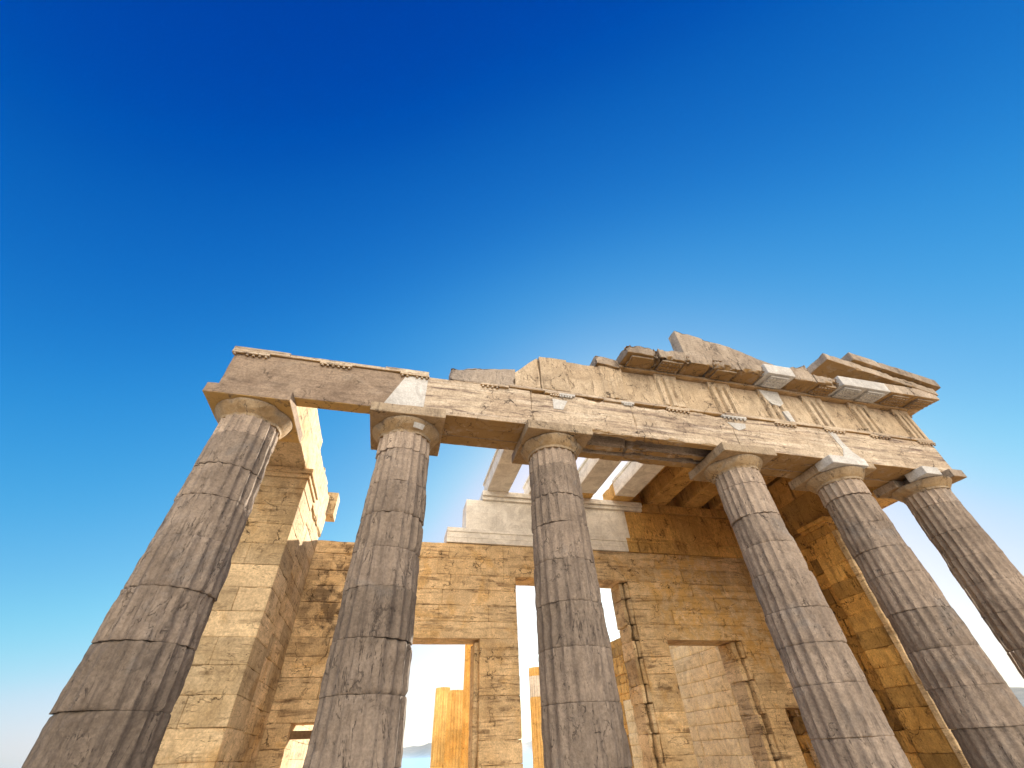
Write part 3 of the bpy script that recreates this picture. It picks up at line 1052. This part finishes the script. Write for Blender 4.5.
# ------------------------------------------------------------------ loose stones on top
def wedge(x0, x1, za, zb, bottom, top):
    """top edge runs from za at x0 to zb at x1"""
    def f(W):
        W = W.copy()
        u = np.clip((W[:, 0]-x0)/(x1-x0), 0, 1)
        k = np.clip((W[:, 2]-bottom)/(top-bottom), 0, 1)
        W[:, 2] = bottom + k*(za+(zb-za)*u-bottom)
        return W
    return f
mb = MB()
stone(mb, (2.2, -.66, 11.46), (4.3, -.25, 13.4), step=.09, chip=.12, rough=.018, warp=wedge(2.2, 4.3, 13.38, 12.93, 11.46, 13.4), tint=.5)
stone(mb, (4.3, -.66, 11.46), (6.5, -.25, 12.9), step=.09, chip=.12, rough=.018, warp=wedge(4.3, 6.5, 12.92, 12.10, 11.46, 12.9), tint=.35)
tag(mb.build('pediment_slab', M_corn), 'upright sloping slab of the broken gable, standing on the cornice above the fourth column', 'stone slab')

mb = MB()
stone(mb, (-5.46, -.60, 9.70), (-3.70, .35, 10.30), step=.05, chip=.15, rough=.05, tint=.5, warp=wedge(-5.46, -3.7, 10.14, 10.40, 9.66, 10.30), cf=3.2)
tag(mb.build('frieze_fragment', M_grey), 'grey crusted stump of the frieze, lying on the architrave between the second and third columns', 'stone block')

mb = MB()
stone(mb, (6.0, -1.0, 11.47), (6.72, -.4, 12.15), step=.06, chip=.20, rough=.03, warp=wedge(6.0, 6.72, 11.95, 12.2, 11.46, 12.15), tint=.5, cf=3)
tag(mb.build('stone_fragment', M_corn), 'small broken stone left of the raking cornice, on the top edge of the cornice', 'stone block')

rk = thing('raking_cornice', 'sloping gable cornice of two broken layers at the right corner of the roofline', 'cornice', (9.5, -.9, 11.9))
SL = -.235
def tilt(xr, zr):
    def f(W):
        W = W.copy()
        W[:, 2] += (W[:, 0]-xr)*SL
        return W
    return f
mb = MB()
for (a, b) in ((7.35, 9.4), (9.4, 11.5)):
    stone(mb, (a, -1.40, 12.20), (b, -.3, 12.52), step=.06, chip=.13, rough=.014, warp=tilt(7.45, 0), tint=random.random())
mb.build('lower_course', M_corn, rk)
mb = MB()
for (a, b, ch) in ((8.45, 9.5, .13), (9.52, 10.75, .12), (10.77, 11.75, .13)):
    stone(mb, (a, -1.52, 12.56), (b, -.5, 12.92), step=.08, chip=ch, rough=.01, warp=tilt(7.45, 0), tint=random.random())
mb.build('upper_course', M_corn, rk)
mb = MB()
stone(mb, (7.9, -.66, 11.46), (11.0, -.3, 12.2), step=.15, chip=.02, rough=.005, warp=wedge(7.9, 11.0, 12.15, 11.5, 11.46, 12.2), tint=.4)
mb.build('gable_infill', M_frz, rk)

# ------------------------------------------------------------------ hall behind: ruined slender columns and walls
def ionic(x, y, h, label, band=None):
    r = thing('slender_column', label, 'column', (x, y, -.15), 'slender golden columns beyond the doorways')
    rnd = random.Random(int(x*10+y*7))
    z = -.15
    k = 0
    while z < h-.05:
        dh = min(rnd.uniform(.9, 1.5), h-z)
        if band:
            dh = min(dh, next(q for q in (band[0], band[1], h) if q > z+.01)-z)
        if h-z-dh < .4:
            dh = h-z
        mb = MB()
        fluted_drum(mb, x, y, z, z+dh-.003, lambda q: .535-.008*q, k+int(y*3), rnd.random(), NF=20, per=8, depth=.075, wear=.12, zstep=.16, chip=.05 if z+dh < h-.1 else .16)
        nm = M_white if (band and band[0] < z+dh/2 < band[1]) else M_ionic
        mb.build('drum', nm, r, angle=50)
        z += dh
        k += 1
ionic(-2.22, 13.9, 8.3, 'tall golden fluted shaft at the right edge of the left doorway, nearest of three')
ionic(-2.24, 19.5, 5.15, 'shorter golden fluted stump in the left doorway, between a tall shaft and another stump')
ionic(-2.30, 26.0, 5.95, 'farthest golden fluted stump in the left doorway, open sky on its left')
ionic(3.0, 21.6, 6.45, 'golden fluted stump with a pale band, seen through the central doorway', (4.95, 6.0))

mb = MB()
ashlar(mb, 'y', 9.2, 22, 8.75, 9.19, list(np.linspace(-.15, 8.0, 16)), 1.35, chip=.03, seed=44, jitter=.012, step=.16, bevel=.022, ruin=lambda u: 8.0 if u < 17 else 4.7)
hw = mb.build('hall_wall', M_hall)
tag(hw, 'block wall with reflected light in its pale cream colour, seen through the right doorway', 'wall')

# ------------------------------------------------------------------ air
mb = MB()
S = 14500
V = [(x, y, z) for z in (-99.5, 14.5) for x, y in ((-S, -S), (S, -S), (S, S), (-S, S))]
mb.add(V, [[0, 3, 2, 1], [4, 5, 6, 7], [0, 1, 5, 4], [1, 2, 6, 5], [2, 3, 7, 6], [3, 0, 4, 7]])
HZ = bpy.data.materials.new('air')
HZ.use_nodes = True
HZ.node_tree.nodes.clear()
pv = HZ.node_tree.nodes.new('ShaderNodeVolumePrincipled')
pv.inputs['Color'].default_value = (.34, .62, 1, 1)
pv.inputs['Density'].default_value = 2.0e-4
pv.inputs['Anisotropy'].default_value = .3
ho = HZ.node_tree.nodes.new('ShaderNodeOutputMaterial')
HZ.node_tree.links.new(pv.outputs[0], ho.inputs['Volume'])
USE_HAZE = True
if USE_HAZE:
    o = mb.build('haze', HZ, angle=None)
    o['kind'] = 'stuff'
